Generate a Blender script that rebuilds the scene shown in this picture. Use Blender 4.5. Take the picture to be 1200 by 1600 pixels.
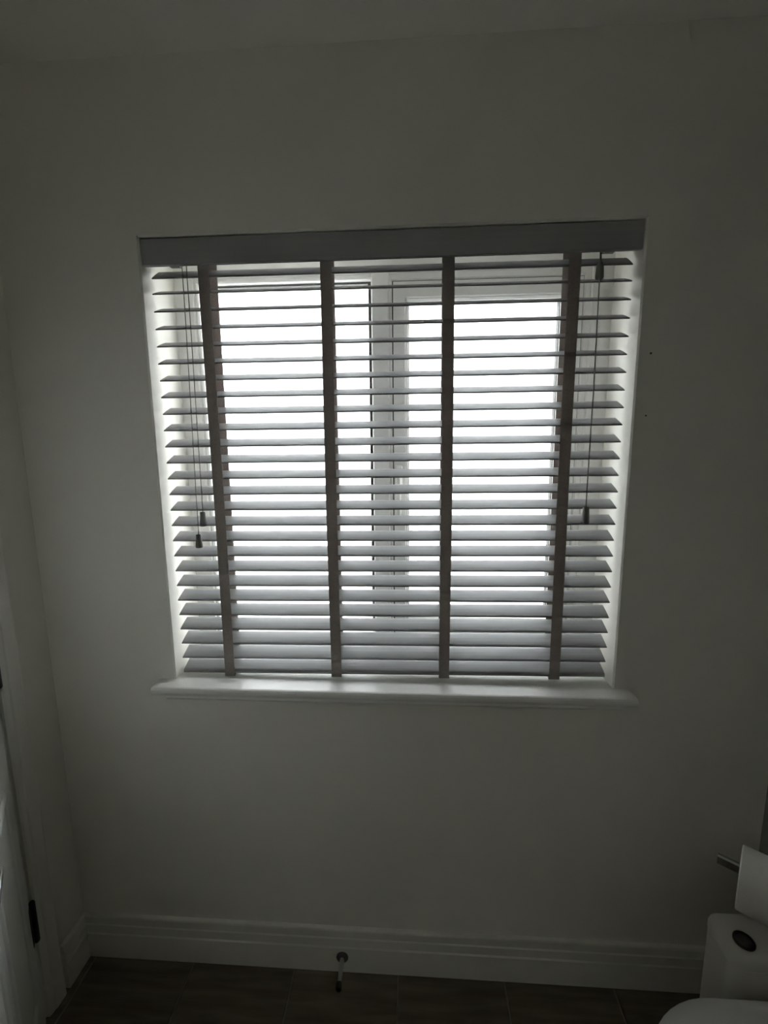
import bpy, bmesh, math, random
from mathutils import Vector, Matrix

for o in list(bpy.data.objects):
    bpy.data.objects.remove(o, do_unlink=True)
SC = bpy.context.scene
COL = SC.collection
R = math.radians
random.seed(7)

# ------------------------------------------------------------------ camera, sky, exposure
cam_d = bpy.data.cameras.new('camera')
cam_d.sensor_fit = 'HORIZONTAL'
cam_d.sensor_width = 36.0
cam_d.lens = 711.05 / 1200.0 * 36.0
cam_d.clip_start = 0.02
cam = bpy.data.objects.new('camera', cam_d)
COL.objects.link(cam)
_y, _p, _r = R(3.52167), R(8.8925), R(-0.53982)
_f = Vector((-math.sin(_y) * math.cos(_p), math.cos(_y) * math.cos(_p), -math.sin(_p)))
_rt = Vector((math.cos(_y), math.sin(_y), 0))
_up = _rt.cross(_f)
_r2 = _rt * math.cos(_r) + _up * math.sin(_r)
_u2 = _up * math.cos(_r) - _rt * math.sin(_r)
cam.matrix_world = Matrix(((_r2.x, _u2.x, -_f.x, 0.06716), (_r2.y, _u2.y, -_f.y, -1.19039),
                           (_r2.z, _u2.z, -_f.z, 1.63829), (0, 0, 0, 1)))
SC.camera = cam

W = bpy.data.worlds.new('overcast_sky')
SC.world = W
W.use_nodes = True
bg = W.node_tree.nodes['Background']
bg.inputs['Color'].default_value = (0.97, 0.985, 1.0, 1)
bg.inputs['Strength'].default_value = 14.0

SC.view_settings.view_transform = 'Standard'
SC.view_settings.look = 'None'
SC.view_settings.gamma = 1.0
SC.view_settings.use_curve_mapping = False
SC.view_settings.exposure = 0.0
SC.cycles.max_bounces = 16
SC.cycles.diffuse_bounces = 12

# ------------------------------------------------------------------ materials
def mat(name, col, rough=0.5, metal=0.0, noise=None, bump=None, spec=0.5):
    """noise=(scale, amount, stretch) colour variation, bump=(scale, strength, stretch)"""
    m = bpy.data.materials.new(name)
    m.use_nodes = True
    nt = m.node_tree
    b = nt.nodes['Principled BSDF']
    b.inputs['Base Color'].default_value = (*col, 1)
    b.inputs['Roughness'].default_value = rough
    b.inputs['Metallic'].default_value = metal
    b.inputs['Specular IOR Level'].default_value = spec
    def ntex(scale, stretch, detail=4):
        tc = nt.nodes.new('ShaderNodeTexCoord')
        mp = nt.nodes.new('ShaderNodeMapping')
        mp.inputs['Scale'].default_value = stretch
        nt.links.new(tc.outputs['Object'], mp.inputs['Vector'])
        n = nt.nodes.new('ShaderNodeTexNoise')
        n.inputs['Scale'].default_value = scale
        n.inputs['Detail'].default_value = detail
        nt.links.new(mp.outputs['Vector'], n.inputs['Vector'])
        return n
    if noise:
        n = ntex(noise[0], noise[2])
        rp = nt.nodes.new('ShaderNodeValToRGB')
        a = noise[1]
        rp.color_ramp.elements[0].position = 0.3
        rp.color_ramp.elements[1].position = 0.7
        rp.color_ramp.elements[0].color = (*[c * (1 - a) for c in col], 1)
        rp.color_ramp.elements[1].color = (*[min(1, c * (1 + a)) for c in col], 1)
        nt.links.new(n.outputs['Fac'], rp.inputs['Fac'])
        nt.links.new(rp.outputs['Color'], b.inputs['Base Color'])
    if bump:
        n = ntex(bump[0], bump[2])
        bp = nt.nodes.new('ShaderNodeBump')
        bp.inputs['Strength'].default_value = bump[1]
        bp.inputs['Distance'].default_value = 0.002
        nt.links.new(n.outputs['Fac'], bp.inputs['Height'])
        nt.links.new(bp.outputs['Normal'], b.inputs['Normal'])
    return m

ONE = (1, 1, 1)
M = {}
M['wall'] = mat('matt_wall_paint', (0.82, 0.805, 0.745), 0.9, noise=(3.0, 0.015, ONE), bump=(160, 0.08, ONE), spec=0.2)
M['wall_shaded'] = mat('shade_darkened_wall', (0.24, 0.23, 0.21), 0.8, noise=(3.0, 0.02, ONE), bump=(160, 0.08, ONE), spec=0.2)  # right wall: shade put into the colour, grey darkens that side of the room
M['ground'] = mat('paving_outside', (0.22, 0.21, 0.19), 0.9, noise=(4.0, 0.2, ONE), spec=0.2)
M['ceiling'] = mat('ceiling_paint', (0.87, 0.86, 0.81), 0.95, bump=(120, 0.05, ONE), spec=0.2)
M['trim'] = mat('satin_white_trim', (0.78, 0.77, 0.71), 0.45, noise=(6, 0.01, ONE))
M['sill'] = mat('satin_sill_paint', (0.86, 0.85, 0.82), 0.35, noise=(6, 0.01, ONE))
M['door'] = mat('door_paint', (0.72, 0.73, 0.70), 0.45, noise=(4, 0.015, (1, 1, .2)))
M['upvc'] = mat('white_upvc', (0.82, 0.82, 0.79), 0.35)
M['dark_gap'] = mat('black_gasket', (0.02, 0.02, 0.02), 0.7)
M['spacer'] = mat('dark_spacer_bar', (0.035, 0.032, 0.028), 0.6)
M['slat'] = mat('grey_painted_wood', (0.30, 0.30, 0.30), 0.55, noise=(26, 0.09, (0.12, 6, 6)), bump=(40, 0.12, (0.06, 9, 9)), spec=0.25)
M['valance'] = mat('grey_painted_valance', (0.345, 0.345, 0.35), 0.5, noise=(22, 0.04, (0.12, 6, 6)), bump=(40, 0.08, (0.06, 9, 9)))
M['rail'] = mat('white_steel_headrail', (0.55, 0.55, 0.54), 0.45)
M['cord'] = mat('grey_cord', (0.22, 0.215, 0.20), 0.85)
M['tassel'] = mat('grey_wood_tassel', (0.18, 0.18, 0.172), 0.5, noise=(60, 0.12, (4, 4, .6)))
M['chrome'] = mat('polished_chrome', (0.55, 0.56, 0.57), 0.12, metal=1.0)
M['steel'] = mat('dull_dark_steel', (0.10, 0.10, 0.10), 0.45, metal=0.9)
M['rubber'] = mat('black_rubber', (0.012, 0.012, 0.012), 0.6)
M['ceramic'] = mat('white_ceramic', (0.58, 0.565, 0.52), 0.3)
M['plastic'] = mat('white_plastic_lid', (0.82, 0.83, 0.82), 0.25)
M['paper'] = mat('toilet_paper', (0.48, 0.465, 0.42), 0.95, bump=(300, 0.15, ONE), spec=0.1)
M['card'] = mat('cardboard_core', (0.36, 0.27, 0.18), 0.9)
M['hole'] = mat('drill_hole', (0.12, 0.12, 0.11), 0.9)
M['grout'] = mat('tile_grout', (0.20, 0.19, 0.165), 0.9)

# woven tape: fabric that lets a little light through
def tape_mat():
    m = mat('woven_tape', (0.365, 0.335, 0.318), 0.9, noise=(420, 0.16, (1, 1, 1)), bump=(700, 0.25, ONE), spec=0.1)
    nt = m.node_tree
    b = nt.nodes['Principled BSDF']; out = nt.nodes['Material Output']
    tr = nt.nodes.new('ShaderNodeBsdfTranslucent')
    tr.inputs['Color'].default_value = (0.34, 0.28, 0.25, 1)
    mx = nt.nodes.new('ShaderNodeMixShader'); mx.inputs['Fac'].default_value = 0.28
    nt.links.new(b.outputs[0], mx.inputs[1]); nt.links.new(tr.outputs[0], mx.inputs[2])
    nt.links.new(mx.outputs[0], out.inputs['Surface'])
    return m
M['tape'] = tape_mat()

# wood-look floor tile with grain along x, tone varying per tile
def floor_mat():
    m = bpy.data.materials.new('wood_look_tile'); m.use_nodes = True
    nt = m.node_tree; b = nt.nodes['Principled BSDF']
    tc = nt.nodes.new('ShaderNodeTexCoord'); mp = nt.nodes.new('ShaderNodeMapping')
    oi = nt.nodes.new('ShaderNodeObjectInfo')
    mp.inputs['Scale'].default_value = (1.6, 14, 1)
    ad = nt.nodes.new('ShaderNodeVectorMath'); ad.operation = 'ADD'
    nt.links.new(tc.outputs['Object'], ad.inputs[0])
    cb = nt.nodes.new('ShaderNodeCombineXYZ')
    mu = nt.nodes.new('ShaderNodeMath'); mu.operation = 'MULTIPLY'; mu.inputs[1].default_value = 9
    nt.links.new(oi.outputs['Random'], mu.inputs[0])
    nt.links.new(mu.outputs[0], cb.inputs[0]); nt.links.new(mu.outputs[0], cb.inputs[1])
    nt.links.new(cb.outputs[0], ad.inputs[1]); nt.links.new(ad.outputs[0], mp.inputs['Vector'])
    n = nt.nodes.new('ShaderNodeTexNoise'); n.inputs['Scale'].default_value = 3; n.inputs['Detail'].default_value = 6
    nt.links.new(mp.outputs[0], n.inputs['Vector'])
    rp = nt.nodes.new('ShaderNodeValToRGB')
    rp.color_ramp.elements[0].position = .3; rp.color_ramp.elements[0].color = (0.10, 0.083, 0.060, 1)
    rp.color_ramp.elements[1].position = .72; rp.color_ramp.elements[1].color = (0.175, 0.148, 0.112, 1)
    nt.links.new(n.outputs['Fac'], rp.inputs['Fac']); nt.links.new(rp.outputs[0], b.inputs['Base Color'])
    b.inputs['Roughness'].default_value = 0.6
    b.inputs['Specular IOR Level'].default_value = 0.3
    return m
M['tile'] = floor_mat()

def fresnel(nt):
    # same reflectance whichever face of the pane is hit
    g = nt.nodes.new('ShaderNodeNewGeometry')
    mr = nt.nodes.new('ShaderNodeMapRange')
    mr.inputs['To Min'].default_value = 1.5; mr.inputs['To Max'].default_value = 1 / 1.5
    nt.links.new(g.outputs['Backfacing'], mr.inputs['Value'])
    f = nt.nodes.new('ShaderNodeFresnel')
    nt.links.new(mr.outputs['Result'], f.inputs['IOR'])
    return f
def glass_mats():
    c = bpy.data.materials.new('clear_glass'); c.use_nodes = True
    nt = c.node_tree; out = nt.nodes['Material Output']; nt.nodes.remove(nt.nodes['Principled BSDF'])
    t = nt.nodes.new('ShaderNodeBsdfTransparent'); t.inputs[0].default_value = (0.97, 0.98, 0.975, 1)
    g = nt.nodes.new('ShaderNodeBsdfGlossy'); g.inputs['Roughness'].default_value = 0.02
    mx = nt.nodes.new('ShaderNodeMixShader')
    fr_ = fresnel(nt)
    nt.links.new(fr_.outputs[0], mx.inputs[0])
    nt.links.new(t.outputs[0], mx.inputs[1]); nt.links.new(g.outputs[0], mx.inputs[2]); nt.links.new(mx.outputs[0], out.inputs[0])
    o = bpy.data.materials.new('obscured_glass'); o.use_nodes = True
    nt = o.node_tree; out = nt.nodes['Material Output']; nt.nodes.remove(nt.nodes['Principled BSDF'])
    tc = nt.nodes.new('ShaderNodeTexCoord'); n = nt.nodes.new('ShaderNodeTexNoise'); n.inputs['Scale'].default_value = 60
    nt.links.new(tc.outputs['Object'], n.inputs['Vector'])
    bp = nt.nodes.new('ShaderNodeBump'); bp.inputs['Strength'].default_value = .3; bp.inputs['Distance'].default_value = .002
    nt.links.new(n.outputs['Fac'], bp.inputs['Height'])
    t = nt.nodes.new('ShaderNodeBsdfTransparent'); t.inputs[0].default_value = (0.95, 0.96, 0.97, 1)
    l = nt.nodes.new('ShaderNodeBsdfTranslucent'); l.inputs[0].default_value = (0.94, 0.95, 0.96, 1)
    nt.links.new(bp.outputs[0], l.inputs['Normal'])
    mx = nt.nodes.new('ShaderNodeMixShader'); mx.inputs[0].default_value = 0.5
    nt.links.new(t.outputs[0], mx.inputs[1]); nt.links.new(l.outputs[0], mx.inputs[2])
    fr_ = fresnel(nt)
    g = nt.nodes.new('ShaderNodeBsdfGlossy'); g.inputs['Roughness'].default_value = 0.25
    m2 = nt.nodes.new('ShaderNodeMixShader')
    nt.links.new(fr_.outputs[0], m2.inputs[0]); nt.links.new(mx.outputs[0], m2.inputs[1]); nt.links.new(g.outputs[0], m2.inputs[2])
    nt.links.new(m2.outputs[0], out.inputs[0])
    return c, o
M['clear'], M['obscure'] = glass_mats()

# ------------------------------------------------------------------ mesh helpers
def link(name, me, m, parent=None):
    o = bpy.data.objects.new(name, me)
    COL.objects.link(o)
    if m is not None and len(me.materials) == 0:
        me.materials.append(m)
    if parent is not None:
        o.parent = parent
    return o

def obj(name, bm, m, parent=None, smooth=False):
    bmesh.ops.recalc_face_normals(bm, faces=bm.faces[:])
    if smooth:
        for f in bm.faces: f.smooth = True
        for e in bm.edges:
            if len(e.link_faces) == 2 and e.calc_face_angle(0) > R(38): e.smooth = False
    me = bpy.data.meshes.new(name)
    bm.to_mesh(me); bm.free()
    return link(name, me, m, parent)

def empty(name, loc=(0, 0, 0), parent=None, rz=0):
    o = bpy.data.objects.new(name, None)
    o.empty_display_size = 0.05
    COL.objects.link(o)
    o.location = loc; o.rotation_euler = (0, 0, rz)
    if parent is not None: o.parent = parent
    return o

def tag(o, label=None, cat=None, group=None, kind=None):
    if label: o['label'] = label
    if cat: o['category'] = cat
    if group: o['group'] = group
    if kind: o['kind'] = kind
    return o

def box(bm, a, b, bev=0.0, seg=2):
    vs = [bm.verts.new((x, y, z)) for x in (a[0], b[0]) for y in (a[1], b[1]) for z in (a[2], b[2])]
    q = [(0, 1, 3, 2), (4, 6, 7, 5), (0, 4, 5, 1), (2, 3, 7, 6), (0, 2, 6, 4), (1, 5, 7, 3)]
    fs = [bm.faces.new([vs[i] for i in f]) for f in q]
    if bev > 0:
        es = list({e for f in fs for e in f.edges})
        bmesh.ops.bevel(bm, geom=es, offset=bev, segments=seg, profile=0.5, affect='EDGES')

def prism(bm, prof, a, b, axis='x'):
    """extrude a closed profile; axis x: prof=(y,z), axis y: prof=(x,z), axis z: prof=(x,y)"""
    def P(t, p):
        return {'x': (t, p[0], p[1]), 'y': (p[0], t, p[1]), 'z': (p[0], p[1], t)}[axis]
    A = [bm.verts.new(P(a, p)) for p in prof]; B = [bm.verts.new(P(b, p)) for p in prof]
    n = len(prof)
    for i in range(n):
        bm.faces.new((A[i], A[(i + 1) % n], B[(i + 1) % n], B[i]))
    bm.faces.new(A); bm.faces.new(B[::-1])

def lathe(bm, prof, origin=(0, 0, 0), d=(0, 0, 1), seg=20):
    """prof = [(along, radius)]"""
    d = Vector(d).normalized()
    u = d.orthogonal().normalized(); v = d.cross(u)
    O = Vector(origin); rings = []
    for t, r in prof:
        if r < 1e-6: rings.append([bm.verts.new(O + d * t)])
        else: rings.append([bm.verts.new(O + d * t + (u * math.cos(k * 2 * math.pi / seg) + v * math.sin(k * 2 * math.pi / seg)) * r) for k in range(seg)])
    for A, B in zip(rings, rings[1:]):
        for k in range(seg):
            k2 = (k + 1) % seg
            if len(A) == 1 and len(B) == 1: continue
            if len(A) == 1: bm.faces.new((A[0], B[k], B[k2]))
            elif len(B) == 1: bm.faces.new((A[k], B[0], A[k2]))
            else: bm.faces.new((A[k], B[k], B[k2], A[k2]))
    if len(rings[0]) > 1: bm.faces.new(rings[0][::-1])
    if len(rings[-1]) > 1: bm.faces.new(rings[-1])

def tube(bm, pts, r, seg=8):
    pts = [Vector(p) for p in pts]; rings = []
    up = Vector((0.31, 0.52, 0.8))
    for i, p in enumerate(pts):
        t = (pts[min(i + 1, len(pts) - 1)] - pts[max(i - 1, 0)]).normalized()
        a = t.cross(up).normalized(); b = t.cross(a)
        rr = r[i] if isinstance(r, (list, tuple)) else r
        rings.append([bm.verts.new(p + (a * math.cos(k * 2 * math.pi / seg) + b * math.sin(k * 2 * math.pi / seg)) * rr) for k in range(seg)])
    for A, B in zip(rings, rings[1:]):
        for k in range(seg): bm.faces.new((A[k], A[(k + 1) % seg], B[(k + 1) % seg], B[k]))
    bm.faces.new(rings[0][::-1]); bm.faces.new(rings[-1])

def ring(bm, x0, x1, z0, z1, y0, y1, wl, wr, wb, wt, ch=0.0):
    """rectangular frame lying in xz, from depth y0 (room side) to y1, member widths, inner chamfer ch on the room side"""
    o = [(x0, z0), (x1, z0), (x1, z1), (x0, z1)]
    i = [(x0 + wl, z0 + wb), (x1 - wr, z0 + wb), (x1 - wr, z1 - wt), (x0 + wl, z1 - wt)]
    c = [(i[0][0] - ch, i[0][1] - ch), (i[1][0] + ch, i[1][1] - ch), (i[2][0] + ch, i[2][1] + ch), (i[3][0] - ch, i[3][1] + ch)]
    L = [[bm.verts.new((p[0], y, p[1])) for p in s] for s, y in ((o, y0), (c, y0), (i, y0 + ch), (i, y1), (o, y1))]
    for A, B in zip(L, L[1:] + L[:1]):
        for k in range(4):
            k2 = (k + 1) % 4
            if (A[k].co - B[k].co).length < 1e-7: continue
            bm.faces.new((A[k], A[k2], B[k2], B[k]))

# ------------------------------------------------------------------ room shell
HW, ZT, ZS = 0.6158, 2.1475, 0.9623          # window opening half width, head, sill top
XL, XR, YB, ZC = -0.988, 1.0525, -2.30, 2.542
WT = 0.30                                     # outer wall thickness
RV = 0.165                                    # reveal depth to the window frame

def wall_with_hole():
    bm = bmesh.new()
    zb = ZS - 0.03
    X = [XL - .15, -HW, HW, XR + .15]; Z = [-0.05, zb, ZT, ZC + .05]
    c = 0.004
    def quad(*p): bm.faces.new([bm.verts.new(q) for q in p])
    for (y, g) in ((0.0, c), (WT, 0.0)):
        x1, x2, z1, z2 = -HW - g, HW + g, zb, ZT + g
        quad((X[0], y, Z[0]), (x1, y, Z[0]), (x1, y, Z[3]), (X[0], y, Z[3]))
        quad((x2, y, Z[0]), (X[3], y, Z[0]), (X[3], y, Z[3]), (x2, y, Z[3]))
        quad((x1, y, Z[0]), (x2, y, Z[0]), (x2, y, z1), (x1, y, z1))
        quad((x1, y, z2), (x2, y, z2), (x2, y, Z[3]), (x1, y, Z[3]))
    # chamfered arris, then reveal
    for s in (-1, 1):
        quad((s * (HW + c), 0, zb), (s * HW, c, zb), (s * HW, c, ZT), (s * (HW + c), 0, ZT + c))
        quad((s * HW, c, zb), (s * HW, WT, zb), (s * HW, WT, ZT), (s * HW, c, ZT))
    quad((-HW - c, 0, ZT + c), (-HW, c, ZT), (HW, c, ZT), (HW + c, 0, ZT + c))
    quad((-HW, c, ZT), (-HW, WT, ZT), (HW, WT, ZT), (HW, c, ZT))
    quad((-HW, 0, zb), (-HW, WT, zb), (HW, WT, zb), (HW, 0, zb))
    # outer rim
    quad((X[0], 0, Z[0]), (X[0], WT, Z[0]), (X[0], WT, Z[3]), (X[0], 0, Z[3]))
    quad((X[3], 0, Z[0]), (X[3], WT, Z[0]), (X[3], WT, Z[3]), (X[3], 0, Z[3]))
    quad((X[0], 0, Z[0]), (X[3], 0, Z[0]), (X[3], WT, Z[0]), (X[0], WT, Z[0]))
    quad((X[0], 0, Z[3]), (X[3], 0, Z[3]), (X[3], WT, Z[3]), (X[0], WT, Z[3]))
    bmesh.ops.remove_doubles(bm, verts=bm.verts[:], dist=1e-5)
    return bm

wall_win = tag(obj('wall_window', wall_with_hole(), M['wall']), kind='structure')
wall_win['label'] = 'off-white painted wall around the window with deep plaster reveals'
for (x, z, r) in ((0.648, 1.8426, .0027), (0.6474, 1.6939, .0023)):
    bm = bmesh.new()
    lathe(bm, [(0, r), (0.0012, r * .9), (0.0012, r * .55), (0.0004, r * .3), (0.0004, 0)], (x, 0.0, z), (0, -1, 0), 12)
    h = obj('screw_hole', bm, M['hole'], wall_win)
    h['label'] = 'small dark screw hole in the wall'

bm = bmesh.new()
DY0, DY1, DZ = -0.172, -0.960, 2.03           # doorway in the left wall
box(bm, (XL - .10, DY0, 0), (XL, 0, ZC))
box(bm, (XL - .10, YB, 0), (XL, DY1, ZC))
box(bm, (XL - .10, DY1, DZ), (XL, DY0, ZC))
tag(obj('wall_left', bm, M['wall']), 'off-white wall on the left with the doorway', kind='structure')
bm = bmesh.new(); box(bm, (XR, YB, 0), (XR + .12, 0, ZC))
tag(obj('wall_right', bm, M['wall_shaded']), 'wall on the right beside the toilet, shade put into its grey colour', kind='structure')
bm = bmesh.new(); box(bm, (XL - .10, YB - .12, 0), (XR + .12, YB, ZC))
tag(obj('wall_back', bm, M['wall']), 'off-white wall behind the viewer', kind='structure')
bm = bmesh.new(); box(bm, (XL - 1.2, YB - .12, ZC), (XR + .12, 0, ZC + .1))
tag(obj('ceiling', bm, M['ceiling']), 'plain white ceiling', kind='structure')
bm = bmesh.new()                               # hallway beyond the door
box(bm, (XL - 1.2, YB - .12, 0), (XL - 1.1, 0, ZC))
box(bm, (XL - 1.1, YB - .12, 0), (XL - .10, YB, ZC))
box(bm, (XL - 1.1, -.02, 0), (XL - .10, 0, ZC))
tag(obj('wall_hallway', bm, M['wall']), 'plain hallway walls beyond the doorway', kind='structure')

bm = bmesh.new(); box(bm, (-20, WT, -0.5), (20, 40, -0.25))
tag(obj('ground', bm, M['ground']), 'paved ground outside the window', kind='structure')

# floor: grout bed and tiles
bm = bmesh.new(); box(bm, (XL - 1.2, YB - .12, -0.06), (XR + .12, 0, -0.0018))
floor = tag(obj('floor', bm, M['grout']), 'dark brown wood-look tiled floor', kind='structure')
TW, TL, G = 0.325, 0.65, 0.0035
bm = bmesh.new(); box(bm, (-TW / 2 + G / 2, -TL / 2 + G / 2, -0.008), (TW / 2 - G / 2, TL / 2 - G / 2, 0.0), 0.0012, 1)
t0 = obj('tile', bm, M['tile'], floor)
tile_me = t0.data
first = True
def cut_tile(xa, xb, ya, yb):
    bm = bmesh.new(); box(bm, (xa + G / 2, ya + G / 2, -0.008), (xb - G / 2, yb - G / 2, 0.0), 0.0012, 1)
    return obj('tile', bm, M['tile'], floor)
xs = [-0.300 + TW * k for k in range(-6, 6)]
ys = [0.0 - TL * k for k in range(0, 5)]
for i in range(len(xs) - 1):
    for j in range(len(ys) - 1):
        xa, xb = xs[i], xs[i + 1]; yb, ya = ys[j], ys[j + 1]
        xa2, xb2, ya2, yb2 = max(xa, XL - 1.1), min(xb, XR), max(ya, YB), min(yb, 0)
        if xb2 - xa2 < .02 or yb2 - ya2 < .02: continue
        if abs(xa2 - xa) + abs(xb2 - xb) + abs(ya2 - ya) + abs(yb2 - yb) < 1e-6:
            o = t0 if first else link('tile', tile_me, None, floor)
            first = False
            o.location = ((xa + xb) / 2, (ya + yb) / 2, 0)
        else:
            cut_tile(xa2, xb2, ya2, yb2)

# skirting: stepped profile (distance from the wall, height)
SK = [(0, 0.0), (0.018, 0.0), (0.018, 0.0855), (0.0155, 0.0905), (0.0155, 0.1165), (0.0132, 0.1205), (0.0132, 0.1425), (0.0115, 0.1465), (0.009, 0.1478), (0, 0.1478)]
bm = bmesh.new(); prism(bm, [(-a, z) for a, z in SK], XL, XR, 'x')
tag(obj('baseboard_window', bm, M['trim']), 'white stepped skirting board below the window', kind='structure')
bm = bmesh.new(); prism(bm, [(XL + a, z) for a, z in SK], -0.105, -0.010, 'y')
prism(bm, [(XL + a, z) for a, z in SK], YB, DY1 - .07, 'y')
tag(obj('baseboard_left', bm, M['trim']), 'white skirting board on the left wall', kind='structure')
bm = bmesh.new(); prism(bm, [(XR - a, z) for a, z in SK], YB, -0.010, 'y')
tag(obj('baseboard_right', bm, M['trim']), 'white skirting board on the right wall', kind='structure')
bm = bmesh.new(); prism(bm, [(YB + a, z) for a, z in SK], XL + .019, XR - .019, 'x')
tag(obj('baseboard_back', bm, M['trim']), 'white skirting board on the wall behind the viewer', kind='structure')

# door lining and architrave
trim = tag(empty('trim_1', (XL, DY0, 0)), 'white door lining and architrave in the left wall', kind='structure')
def tl(p): return (p[0] - XL, p[1] - DY0, p[2])
bm = bmesh.new()
box(bm, tl((XL - .105, DY0 - .022, 0)), tl((XL + .002, DY0, DZ)), .002, 1)
box(bm, tl((XL - .105, DY1, 0)), tl((XL + .002, DY1 + .022, DZ)), .002, 1)
box(bm, tl((XL - .105, DY1 + .022, DZ - .022)), tl((XL + .002, DY0 - .022, DZ)), .002, 1)
obj('lining', bm, M['trim'], trim)
# architrave profile (offset away from opening, projection)
AP = [(0, 0), (0, .010), (.006, .0125), (.018, .0135), (.022, .0165), (.052, .018), (.058, .016), (.062, .011), (.062, 0)]
for (y0, s) in ((DY0 - .004, 1), (DY1 + .004, -1)):
    bm = bmesh.new()
    prism(bm, [(p, s * a + y0 - DY0) for a, p in AP], 0, DZ + .06, 'z')
    obj('architrave', bm, M['trim'], trim)
bm = bmesh.new()
prism(bm, [(p, DZ - .004 + a) for a, p in AP], DY1 - DY0, 0, 'y')
obj('architrave', bm, M['trim'], trim)

# ------------------------------------------------------------------ door, ajar into the room
DOOR_ANGLE = 38.6
door = tag(empty('door_1', (XL + .012, -0.190, 0), rz=R(DOOR_ANGLE)), 'white door standing ajar at the left edge', kind='structure')
DWD, DHT = 0.745, 2.0
bm = bmesh.new(); box(bm, (-.038, -DWD, .006), (0, -0.001, DHT), .0025, 3)
leaf = obj('door_leaf', bm, M['door'], door)
def panel_frame(y0, y1, z0, z1):
    bm = bmesh.new(); w = .022
    prof = [(0, 0), (.004, .004), (.010, .006), (.018, .003), (w, 0)]
    # mitred moulding ring in the yz plane, standing proud of the leaf
    L = []
    for a, p in prof:
        L.append([bm.verts.new((p + .0002, y, z)) for y, z in ((y0 + a, z0 + a), (y1 - a, z0 + a), (y1 - a, z1 - a), (y0 + a, z1 - a))])
    for A, B in zip(L, L[1:]):
        for k in range(4): bm.faces.new((A[k], A[(k + 1) % 4], B[(k + 1) % 4], B[k]))
    return obj('panel_moulding', bm, M['door'], leaf)
for (z0, z1) in ((.20, .82), (1.06, 1.84)):
    panel_frame(-.345, -.11, z0, z1); panel_frame(-.635, -.40, z0, z1)
for z in (0.334, 1.093, 1.83):
    bm = bmesh.new()
    lathe(bm, [(-.064, 0), (-.064, .0055), (-.060, .0078), (-.024, .0078), (-.0235, .007), (-.0225, .007), (-.022, .0078), (.022, .0078), (.0225, .007), (.0235, .007), (.024, .0078), (.060, .0078), (.064, .0055), (.064, 0)], (.006, .004, z), (0, 0, 1), 14)
    box(bm, (-.001, -.020, z - .058), (.0015, .004, z + .058), .0004, 1)
    hg = obj('hinge', bm, M['steel'], door, True)
    hg['label'] = 'dark steel butt hinge'
hd = empty('handle', (0, -.690, 1.0), door)
hd['label'] = 'chrome lever door handle'
bm = bmesh.new(); lathe(bm, [(0, .026), (.006, .026), (.009, .023), (.009, 0)], (0, 0, 0), (1, 0, 0), 24)
obj('rose', bm, M['chrome'], hd, True)
bm = bmesh.new()
tube(bm, [(.008, 0, 0), (.035, 0, 0), (.046, .004, 0), (.052, .014, 0), (.053, .03, 0), (.053, .055, 0), (.053, .08, 0), (.052, .09, 0)], [.008, .008, .0085, .008, .0075, .007, .0065, .0055], 12)
obj('lever', bm, M['chrome'], hd, True)

# ------------------------------------------------------------------ window sill board and apron
bm = bmesh.new()
ZB = ZS - .023
yf = -.055
nose = [(0, ZS), (yf + .009, ZS), (yf + .004, ZS - .0015), (yf + .001, ZS - .006), (yf, ZS - .0115), (yf + .001, ZS - .017), (yf + .004, ZS - .0215), (yf + .009, ZB), (0, ZB)]
prism(bm, nose, -.660, .660, 'x')
prism(bm, [(0, ZS), (0, ZB), (RV + .01, ZB), (RV + .01, ZS)], -HW + .0005, HW - .0005, 'x')
sill = tag(obj('trim_2', bm, M['sill']), 'white window board with rounded nose under the blind', kind='structure')
bm = bmesh.new()
prism(bm, [(0, ZB), (-.028, ZB), (-.028, ZB - .020), (-.025, ZB - .026), (-.020, ZB - .029), (0, ZB - .029)], -.632, .632, 'x')
obj('apron_moulding', bm, M['sill'], sill)

# ------------------------------------------------------------------ window
win = tag(empty('window_1', (0, RV, ZS)), 'white casement window with obscured double glazing behind the blind', kind='structure')
def wl(x, y, z): return (x, y - RV, z - ZS)
YF = RV
def wring(name, x0, x1, z0, z1, y0, y1, wl_, wr, wb, wt, ch, m, parent=win):
    bm = bmesh.new()
    ring(bm, x0, x1, z0 - ZS, z1 - ZS, y0 - RV, y1 - RV, wl_, wr, wb, wt, ch)
    bmesh.ops.remove_doubles(bm, verts=bm.verts[:], dist=1e-6)
    return obj(name, bm, m, parent)
fr = wring('frame', -HW, HW, ZS, ZT, YF, YF + .07, .056, .056, .056, .046, .003, M['upvc'])
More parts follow.
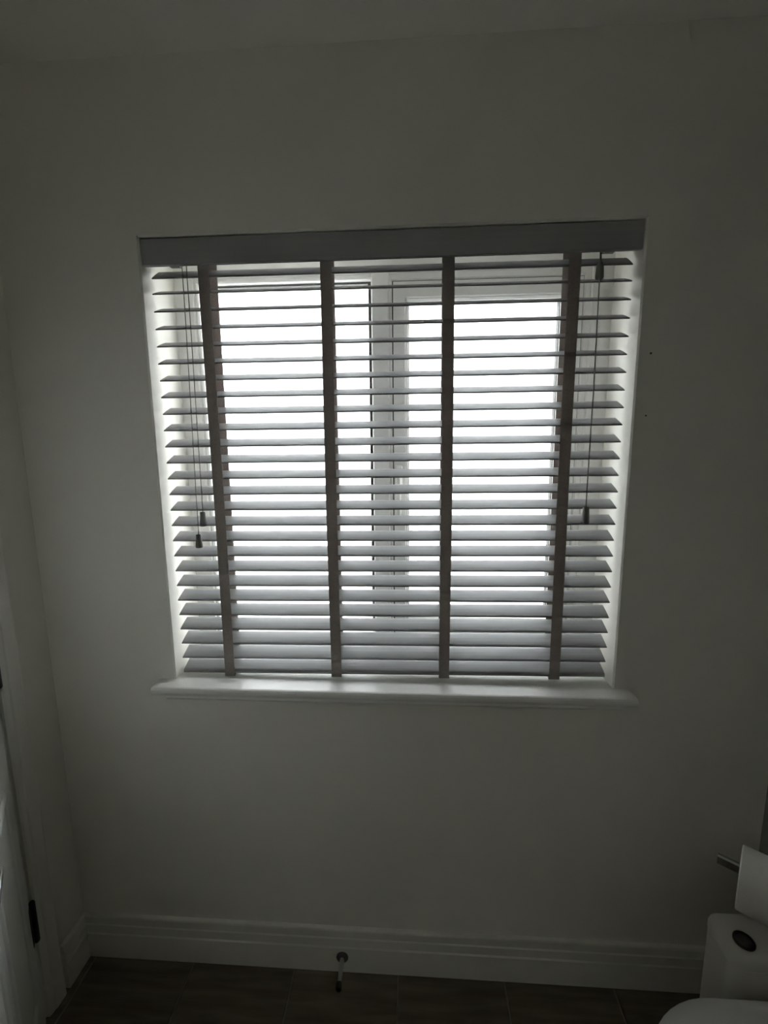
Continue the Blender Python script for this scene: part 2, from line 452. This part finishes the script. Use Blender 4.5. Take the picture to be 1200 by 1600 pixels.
# inner step of the frame around each light, and the mullion
wring('frame_step', -HW + .05, -.028, ZS + .05, ZT - .04, YF + .006, YF + .066, .0165, .020, .020, .0185, .004, M['upvc'], fr)
wring('frame_step', -.0285, HW - .05, ZS + .05, ZT - .04, YF + .006, YF + .066, .040, .024, .020, .025, .004, M['upvc'], fr)
bm = bmesh.new(); box(bm, wl(-.0455, YF - .0035, ZS + .05), wl(.0015, YF + .066, ZT - .04), .003, 2)
obj('mullion', bm, M['upvc'], fr)
def glazing(x0, x1, z0, z1, yg, parent, top=.012):
    bm = bmesh.new(); box(bm, wl(x0 - .012, yg, z0 - .012), wl(x1 + .012, yg + .004, z1 + .012))
    p = obj('pane', bm, M['clear'], parent); p['label'] = 'clear inner pane'
    bm = bmesh.new(); ring(bm, x0 - .012, x1 + .012, z0 - .012 - ZS, z1 + .012 - ZS, yg + .0045 - RV, yg + .0275 - RV, .012, .012, .012, top, 0)
    bmesh.ops.remove_doubles(bm, verts=bm.verts[:], dist=1e-6)
    obj('spacer_bar', bm, M['spacer'], parent)
    bm = bmesh.new(); box(bm, wl(x0 - .012, yg + .028, z0 - .012), wl(x1 + .012, yg + .032, z1 + .012))
    p = obj('pane', bm, M['obscure'], parent); p['label'] = 'bright obscured glass pane'
# fixed light on the left
GX0, GX1, GZ0, GZ1 = -.5493, -.0580, ZS + .0700, ZT - .0585
glazing(GX0, GX1, GZ0, GZ1, YF + .026, win, .0175)
# opening casement on the right
SX0, SX1, SZ0, SZ1 = .0125, .5415, ZS + .069, 2.082
bm = bmesh.new()
ring(bm, SX0 - .002, SX1 + .002, SZ0 - .002 - ZS, SZ1 + .002 - ZS, .0125, .018, .01, .01, .01, .01, 0)
bmesh.ops.remove_doubles(bm, verts=bm.verts[:], dist=1e-6)
obj('gasket', bm, M['dark_gap'], win)
sash = empty('casement', (0, 0, 0), win)
wring('sash_frame', SX0 + .002, SX1 - .002, SZ0 + .002, SZ1 - .002, YF + .008, YF + .068, .036, .046, .046, .044, .003, M['upvc'], sash)
wring('glazing_bead', SX0 + .037, SX1 - .047, SZ0 + .047, SZ1 - .045, YF + .012, YF + .028, .0095, .0095, .0095, .0095, .006, M['upvc'], sash)
glazing(.0600, .4838, SZ0 + .0570, SZ1 - .0545, YF + .0285, sash)
wh = empty('window_handle', wl(.0285, YF + .008, 1.49), sash)
wh['label'] = 'white lever window handle'
bm = bmesh.new(); box(bm, (-.011, -.011, -.005), (.011, 0, .075), .004, 3)
obj('handle_base', bm, M['upvc'], wh, True)
bm = bmesh.new()
tube(bm, [(0, -.010, .055), (0, -.024, .055), (0, -.031, .048), (0, -.033, .035), (0, -.033, -.02), (.001, -.033, -.062), (.001, -.033, -.072)], [.008, .008, .008, .0078, .007, .0075, .005], 12)
obj('lever', bm, M['upvc'], wh, True)

# ------------------------------------------------------------------ venetian blind
BY, SD, PITCH, Z0 = 0.0253, 0.050, 0.04336, 2.10455
TILT = math.asin(0.01953 / SD)
DYS = math.cos(TILT) * SD
HL = HW - 0.0120
BO = Vector((0, BY + DYS / 2, ZS + .008))
blind = empty('venetian_blind', BO)
tag(blind, 'grey wooden slatted blind with woven tapes hanging in the window', 'blind')
def B(x, y, z): return (x - BO.x, y - BO.y, z - BO.z)

def slat_mesh(th, crown=0.0008):
    bm = bmesh.new(); n = 8; h = SD / 2; r = th / 2
    top, bot = [], []
    for k in range(n + 1):
        y = -h + r * .8 + (SD - 1.6 * r) * k / n
        c = crown * (1 - (y / h) ** 2)
        top.append((y, r + c)); bot.append((y, -r + c))
    prof = top + [(h - r * .25, r * .6), (h, 0), (h - r * .25, -r * .6)] + bot[::-1] + [(-h + r * .25, -r * .6), (-h, 0), (-h + r * .25, r * .6)]
    prism(bm, prof, -HL, HL, 'x')
    return bm
s0 = obj('slat', slat_mesh(.0032), M['slat'], blind, True)
slat_me = s0.data
ztop_slat = None
for i in range(1, 26):
    o = s0 if i == 1 else link('slat', slat_me, None, blind)
    slope = 0.00334 + 0.00046 * (i - 13)
    t = TILT + R(random.uniform(-.5, .5))
    zf = Z0 - i * PITCH
    if i == 1:
        t = math.asin(.029 / SD); zf = 2.0565; slope = -.0017
    if i == 25: slope *= 1.15
    o.location = B(random.uniform(-.0008, .0008), BO.y, zf + math.sin(t) * SD / 2)
    o.rotation_euler = (t, -slope, 0)
br = obj('bottom_rail', slat_mesh(.0125, .0004), M['slat'], blind, True)
br.location = B(0, BO.y, .9770 + math.sin(TILT) * SD / 2)
br.rotation_euler = (TILT, -.0115, 0)

bm = bmesh.new(); prism(bm, [(.0045, 2.083), (.006, 2.0815), (.0165, 2.0815), (.0165, 2.1455), (.0065, 2.1455), (.0045, 2.1425)], -HW + .0025, HW - .0025, 'x')
bmesh.ops.translate(bm, verts=bm.verts[:], vec=-BO)
va = obj('valance', bm, M['valance'], blind); va['label'] = 'flat grey valance board along the top'
bm = bmesh.new(); box(bm, B(-HW + .016, .024, 2.104), B(HW - .016, .078, 2.1465), .002, 2)
obj('head_rail', bm, M['rail'], blind)
for s in (-1, 1):
    bm = bmesh.new()
    xa = s * (HW - .055)
    box(bm, B(xa - .014, .023, 2.0995), B(xa + .014, .080, 2.103), .0008, 1)
    box(bm, B(xa - .010, .022, 2.0965), B(xa + .010, .040, 2.0995), .0008, 1)
    lathe(bm, [(0, .0035), (.003, .0035), (.003, 0)], B(xa, .035, 2.0965), (0, 0, -1), 10)
    obj('bracket', bm, M['steel'], blind, True)

TAPES = (-.4635, -.1495, .1595, .4645)
TWD = .029
for tx in TAPES:
    tz0 = .9685 + .0115 * tx
    y0 = BY - .0022
    bm = bmesh.new()
    # front tape with a faint ripple between the slats, folded round the bottom rail
    N = 104; V = []
    ztp = 2.1036
    for k in range(N + 1):
        z = ztp + (tz0 - ztp) * k / N
        w = .0005 * math.sin((z - Z0) / PITCH * 2 * math.pi)
        dx = .0012 * math.sin(z * 4.1 + tx * 9)
        V.append([bm.verts.new(B(tx + dx + sx * TWD / 2, y0 + w + dy, z)) for sx, dy in ((-1, 0), (1, 0), (1, .0009), (-1, .0009))])
    for A, C in zip(V, V[1:]):
        for q in range(4): bm.faces.new((A[q], A[(q + 1) % 4], C[(q + 1) % 4], C[q]))
    bm.faces.new(V[0]); bm.faces.new(V[-1][::-1])
    # fold under the rail, rising with its tilt
    sl = math.tan(TILT)
    a = (y0, tz0); b = (BY + DYS * .55, tz0 + .001 + DYS * .5 * sl)
    prism(bm, [(a[0] - BO.y, a[1] - BO.z + .001), (a[0] - BO.y, a[1] - BO.z - .0008), (b[0] - BO.y, b[1] - BO.z - .0018), (b[0] - BO.y, b[1] - BO.z - .0005)], tx - TWD / 2, tx + TWD / 2, 'x')
    ft = obj('ladder_tape', bm, M['tape'], blind); ft['label'] = 'brown-grey woven tape in front of the slats'
    bm = bmesh.new()
    yb = BY + DYS + .0016
    box(bm, B(tx - TWD / 2, yb, tz0 + .02), B(tx + TWD / 2, yb + .0009, ztp))
    bt = obj('ladder_tape', bm, M['tape'], blind); bt['label'] = 'brown-grey woven tape behind the slats'
    # rungs carrying the slats
    bm = bmesh.new()
    for i in range(2, 26):
        slope = 0.00334 + 0.00046 * (i - 13)
        zf = Z0 - i * PITCH + slope * tx - .0042
        for sx in (-1, 1):
            xx = tx + sx * TWD * .38
            prism(bm, [(BY - .001 - BO.y, zf - BO.z), (BY - .001 - BO.y, zf + .0008 - BO.z), (yb - BO.y, zf + .0008 + .0205 - BO.z), (yb - BO.y, zf + .0205 - BO.z)], xx - .0008, xx + .0008, 'x')
    obj('ladder_rungs', bm, M['tape'], ft)
    bm = bmesh.new()
    box(bm, B(tx - .010, BY + .012, tz0 + .0015), B(tx + .017, BY + .024, tz0 + .0050), .001, 1)
    obj('rail_clip', bm, M['steel'], blind)

def tassel(x, y, ztop, zbot, r0, r1, parent):
    bm = bmesh.new(); h = ztop - zbot
    lathe(bm, [(0, .0015), (.0005, r0 * .85), (.002, r0), (h * .3, r0 * 1.06), (h * .75, r1 * .97), (h * .93, r1), (h - .001, r1 * .93), (h, r1 * .6), (h - .004, r1 * .3)], B(x, y, ztop), (0, 0, -1), 18)
    return obj('cord_tassel', bm, M['tassel'], parent, True)
YC = .0188
def cord(pts, r=.0011):
    bm = bmesh.new(); tube(bm, [B(*p) for p in pts], r, 7)
    return obj('pull_cord', bm, M['cord'], blind, True)
c = cord([(-.5169, YC, 2.10), (-.5180, YC, 1.95), (-.5205, YC - .001, 1.7), (-.5235, YC - .001, 1.5), (-.5245, YC, 1.383)])
tassel(-.5255, YC, 1.387, 1.3475, .0068, .0098, c)
c = cord([(-.5062, YC + .001, 2.10), (-.5060, YC + .001, 1.95), (-.5070, YC, 1.7), (-.5078, YC, 1.55), (-.5085, YC, 1.447)])
tassel(-.5092, YC, 1.4495, 1.4085, .0068, .0098, c)
c = cord([(.5225, YC, 2.025), (.5235, YC, 1.9), (.5240, YC - .001, 1.75), (.5232, YC, 1.6), (.5228, YC, 1.46)], .0015)
tassel(.5232, YC, 1.4635, 1.4165, .0078, .0105, c)
bm = bmesh.new()
lathe(bm, [(0, .0022), (.012, .0026), (.022, .0082), (.050, .0100), (.0535, .0085), (.0535, .002)], B(.5222, YC, 2.0755), (0, 0, -1), 16)
cc = obj('cord_connector', bm, M['tassel'], c, True)
cord([(.5205, YC + .002, 2.105), (.5216, YC, 2.072)], .0016); cord([(.5235, YC + .002, 2.105), (.5226, YC, 2.072)], .0016)

# ------------------------------------------------------------------ door stop on the skirting
ds = tag(empty('door_stop', (-.1475, -.018, .056)), 'chrome door stop with black rubber tip on the skirting board', 'door stop')
bm = bmesh.new(); lathe(bm, [(0, .0185), (.003, .0185), (.006, .016), (.0075, .010), (.0075, 0)], (0, 0, 0), (0, -1, 0), 24)
obj('rose', bm, M['steel'], ds, True)
bm = bmesh.new(); lathe(bm, [(.006, .0085), (.012, .0072), (.062, .0062), (.070, .0068), (.070, 0)], (0, 0, 0), (0.02, -1, -.02), 18)
obj('stem', bm, M['chrome'], ds, True)
bm = bmesh.new(); lathe(bm, [(.069, .0092), (.072, .0098), (.082, .0095), (.086, .007), (.086, 0)], (0, 0, 0), (0.02, -1, -.02), 18)
obj('rubber_tip', bm, M['rubber'], ds, True)

# ------------------------------------------------------------------ toilet in the right corner
wc = tag(empty('toilet', (.80, -.50, 0)), 'white close-coupled toilet with round flush button in the right corner', 'toilet')
def T(x, y, z): return (x - .80, y + .50, z)
def outline(d=0.0, L=.28, s=.07, n=12):
    """closed seat outline: straight hinge side towards the window, rounded nose towards the room; d = inset"""
    cx, cy, a, b = .79, -.519, .20 - d, .185 - d
    p = []
    for k in range(n + 1):                     # back right, then back left
        t = math.pi / 2 * k / n; p.append((cx + s + a * math.cos(t), cy + b * math.sin(t)))
    for k in range(n + 1):
        t = math.pi / 2 + math.pi / 2 * k / n; p.append((cx - s + a * math.cos(t), cy + b * math.sin(t)))
    for k in range(1, 2 * n):                  # nose
        t = math.pi + math.pi * k / (2 * n); p.append((cx + (a + s) * math.cos(t), cy + (L - d) * math.sin(t)))
    return p
def loft(bm, layers, cap=True):
    Ls = [[bm.verts.new(T(x, y, z)) for x, y in pts] for pts, z in layers]
    n = len(Ls[0])
    for A, C in zip(Ls, Ls[1:]):
        for k in range(n): bm.faces.new((A[k], A[(k + 1) % n], C[(k + 1) % n], C[k]))
    if cap: bm.faces.new(Ls[0][::-1]); bm.faces.new(Ls[-1])
def rrect(x0, x1, y0, y1, r, n=6):
    p = []
    for cx, cy, a0 in ((x1 - r, y1 - r, 0), (x0 + r, y1 - r, 90), (x0 + r, y0 + r, 180), (x1 - r, y0 + r, 270)):
        for k in range(n + 1):
            a = R(a0 + 90 * k / n); p.append((cx + r * math.cos(a), cy + r * math.sin(a)))
    return p
bm = bmesh.new()
loft(bm, [(outline(.10, .22), 0), (outline(.105, .21), .02), (outline(.11, .20), .15), (outline(.07, .24), .27), (outline(.03, .27), .35), (outline(.012, .275), .385), (outline(.014, .275), .398)])
box(bm, T(.82, -.46, 0), T(1.0, -.313, .355), .02, 3)
obj('pan', bm, M['ceramic'], wc, True)
bm = bmesh.new()
loft(bm, [(outline(.006), .4), (outline(.002), .404), (outline(.002), .414), (outline(.005), .418)])
obj('seat', bm, M['plastic'], wc, True)
bm = bmesh.new()
loft(bm, [(outline(.004), .4195), (outline(0), .425), (outline(0), .433), (outline(.006), .4395), (outline(.025), .4430), (outline(.06), .4440)])
obj('lid', bm, M['plastic'], wc, True)
CX0, CX1, CY0, CY1, CZ = .776, 1.042, -.312, -.202, .508
def ins(d, r): return rrect(CX0 + d, CX1 - d, CY0 + d, CY1 - d, r)
bm = bmesh.new()
loft(bm, [(ins(.006, .025), .0), (ins(.002, .025), .02), (ins(.001, .025), .474)])
obj('cistern_tank', bm, M['ceramic'], wc, True)
bm = bmesh.new()
loft(bm, [(ins(.001, .025), .4745), (ins(0, .025), .477), (ins(0, .025), .490), (ins(.002, .025), .498), (ins(.007, .024), .5045), (ins(.014, .022), CZ), (ins(.03, .02), CZ + .0012)])
obj('cistern_lid', bm, M['ceramic'], wc, True)
fb = empty('flush_button', T(.8195, -.2745, CZ + .0012), wc); fb['label'] = 'dark round flush button'
bm = bmesh.new(); lathe(bm, [(0, .0215), (.003, .0215), (.0045, .0195), (.0045, .0175), (.001, .017), (.001, 0)], (0, 0, 0), (0, 0, 1), 28)
obj('bezel', bm, M['rubber'], fb, True)
bm = bmesh.new(); lathe(bm, [(.001, .0166), (.0025, .016), (.003, .011), (.0026, 0)], (0, 0, 0), (0, 0, 1), 28)
obj('button', bm, M['steel'], fb, True)

# ------------------------------------------------------------------ toilet roll holder and roll
AX = Vector((-.78, .62, 0)).normalized()
FE = Vector((.720, -.363, .772))              # centre of the far end of the roll
RLEN, RR = .105, .058
tip = FE + AX * .036 + Vector((0, 0, .018))
zb = tip.z
near = FE - AX * (RLEN + .02)
near.z = zb
rh = tag(empty('toilet_roll_holder', (XR, near.y, zb)), 'chrome open-ended toilet roll holder on the right wall', 'roll holder')
def H(p): return (p[0] - XR, p[1] - near.y, p[2] - zb)
bm = bmesh.new(); lathe(bm, [(0, .026), (.006, .026), (.009, .023), (.009, 0)], (0, 0, 0), (-1, 0, 0), 24)
obj('wall_plate', bm, M['chrome'], rh, True)
bm = bmesh.new()
# flat bar: sweep a rounded rectangle along the bent path
path = [Vector((XR - .007, near.y, zb)), Vector((near.x + .06, near.y, zb)), Vector((near.x + .025, near.y + .004, zb)), near.copy() + AX * .012, tip]
sec = [(-.004, -.0105), (.004, -.0105), (.0052, -.0085), (.0052, .006), (.003, .0095), (-.003, .0095), (-.0052, .006), (-.0052, -.0085)]
rings = []
for k, p in enumerate(path):
    t = (path[min(k + 1, len(path) - 1)] - path[max(k - 1, 0)]); t.z = 0; t.normalize()
    s = Vector((-t.y, t.x, 0))
    rings.append([bm.verts.new(H(p + s * a + Vector((0, 0, b)))) for a, b in sec])
for A, C in zip(rings, rings[1:]):
    for k in range(8): bm.faces.new((A[k], A[(k + 1) % 8], C[(k + 1) % 8], C[k]))
bm.faces.new(rings[0][::-1]); bm.faces.new(rings[-1])
obj('bar', bm, M['chrome'], rh)
rc = FE - AX * (RLEN / 2) + Vector((0, 0, .000))
roll = tag(empty('toilet_roll', rc), 'white toilet paper roll hanging on the chrome holder', 'toilet roll')
bm = bmesh.new()
h = RLEN / 2
lathe(bm, [(-h, .0305), (-h, RR - .002), (-h + .002, RR), (h - .002, RR), (h, RR - .002), (h, .0305), (-h, .0305)], (0, 0, 0), AX, 40)
obj('paper', bm, M['paper'], roll, True)
bm = bmesh.new()
lathe(bm, [(-h + .001, .0288), (-h + .001, .0304), (h - .001, .0304), (h - .001, .0288), (-h + .001, .0288)], (0, 0, 0), AX, 28)
obj('core', bm, M['card'], roll, True)
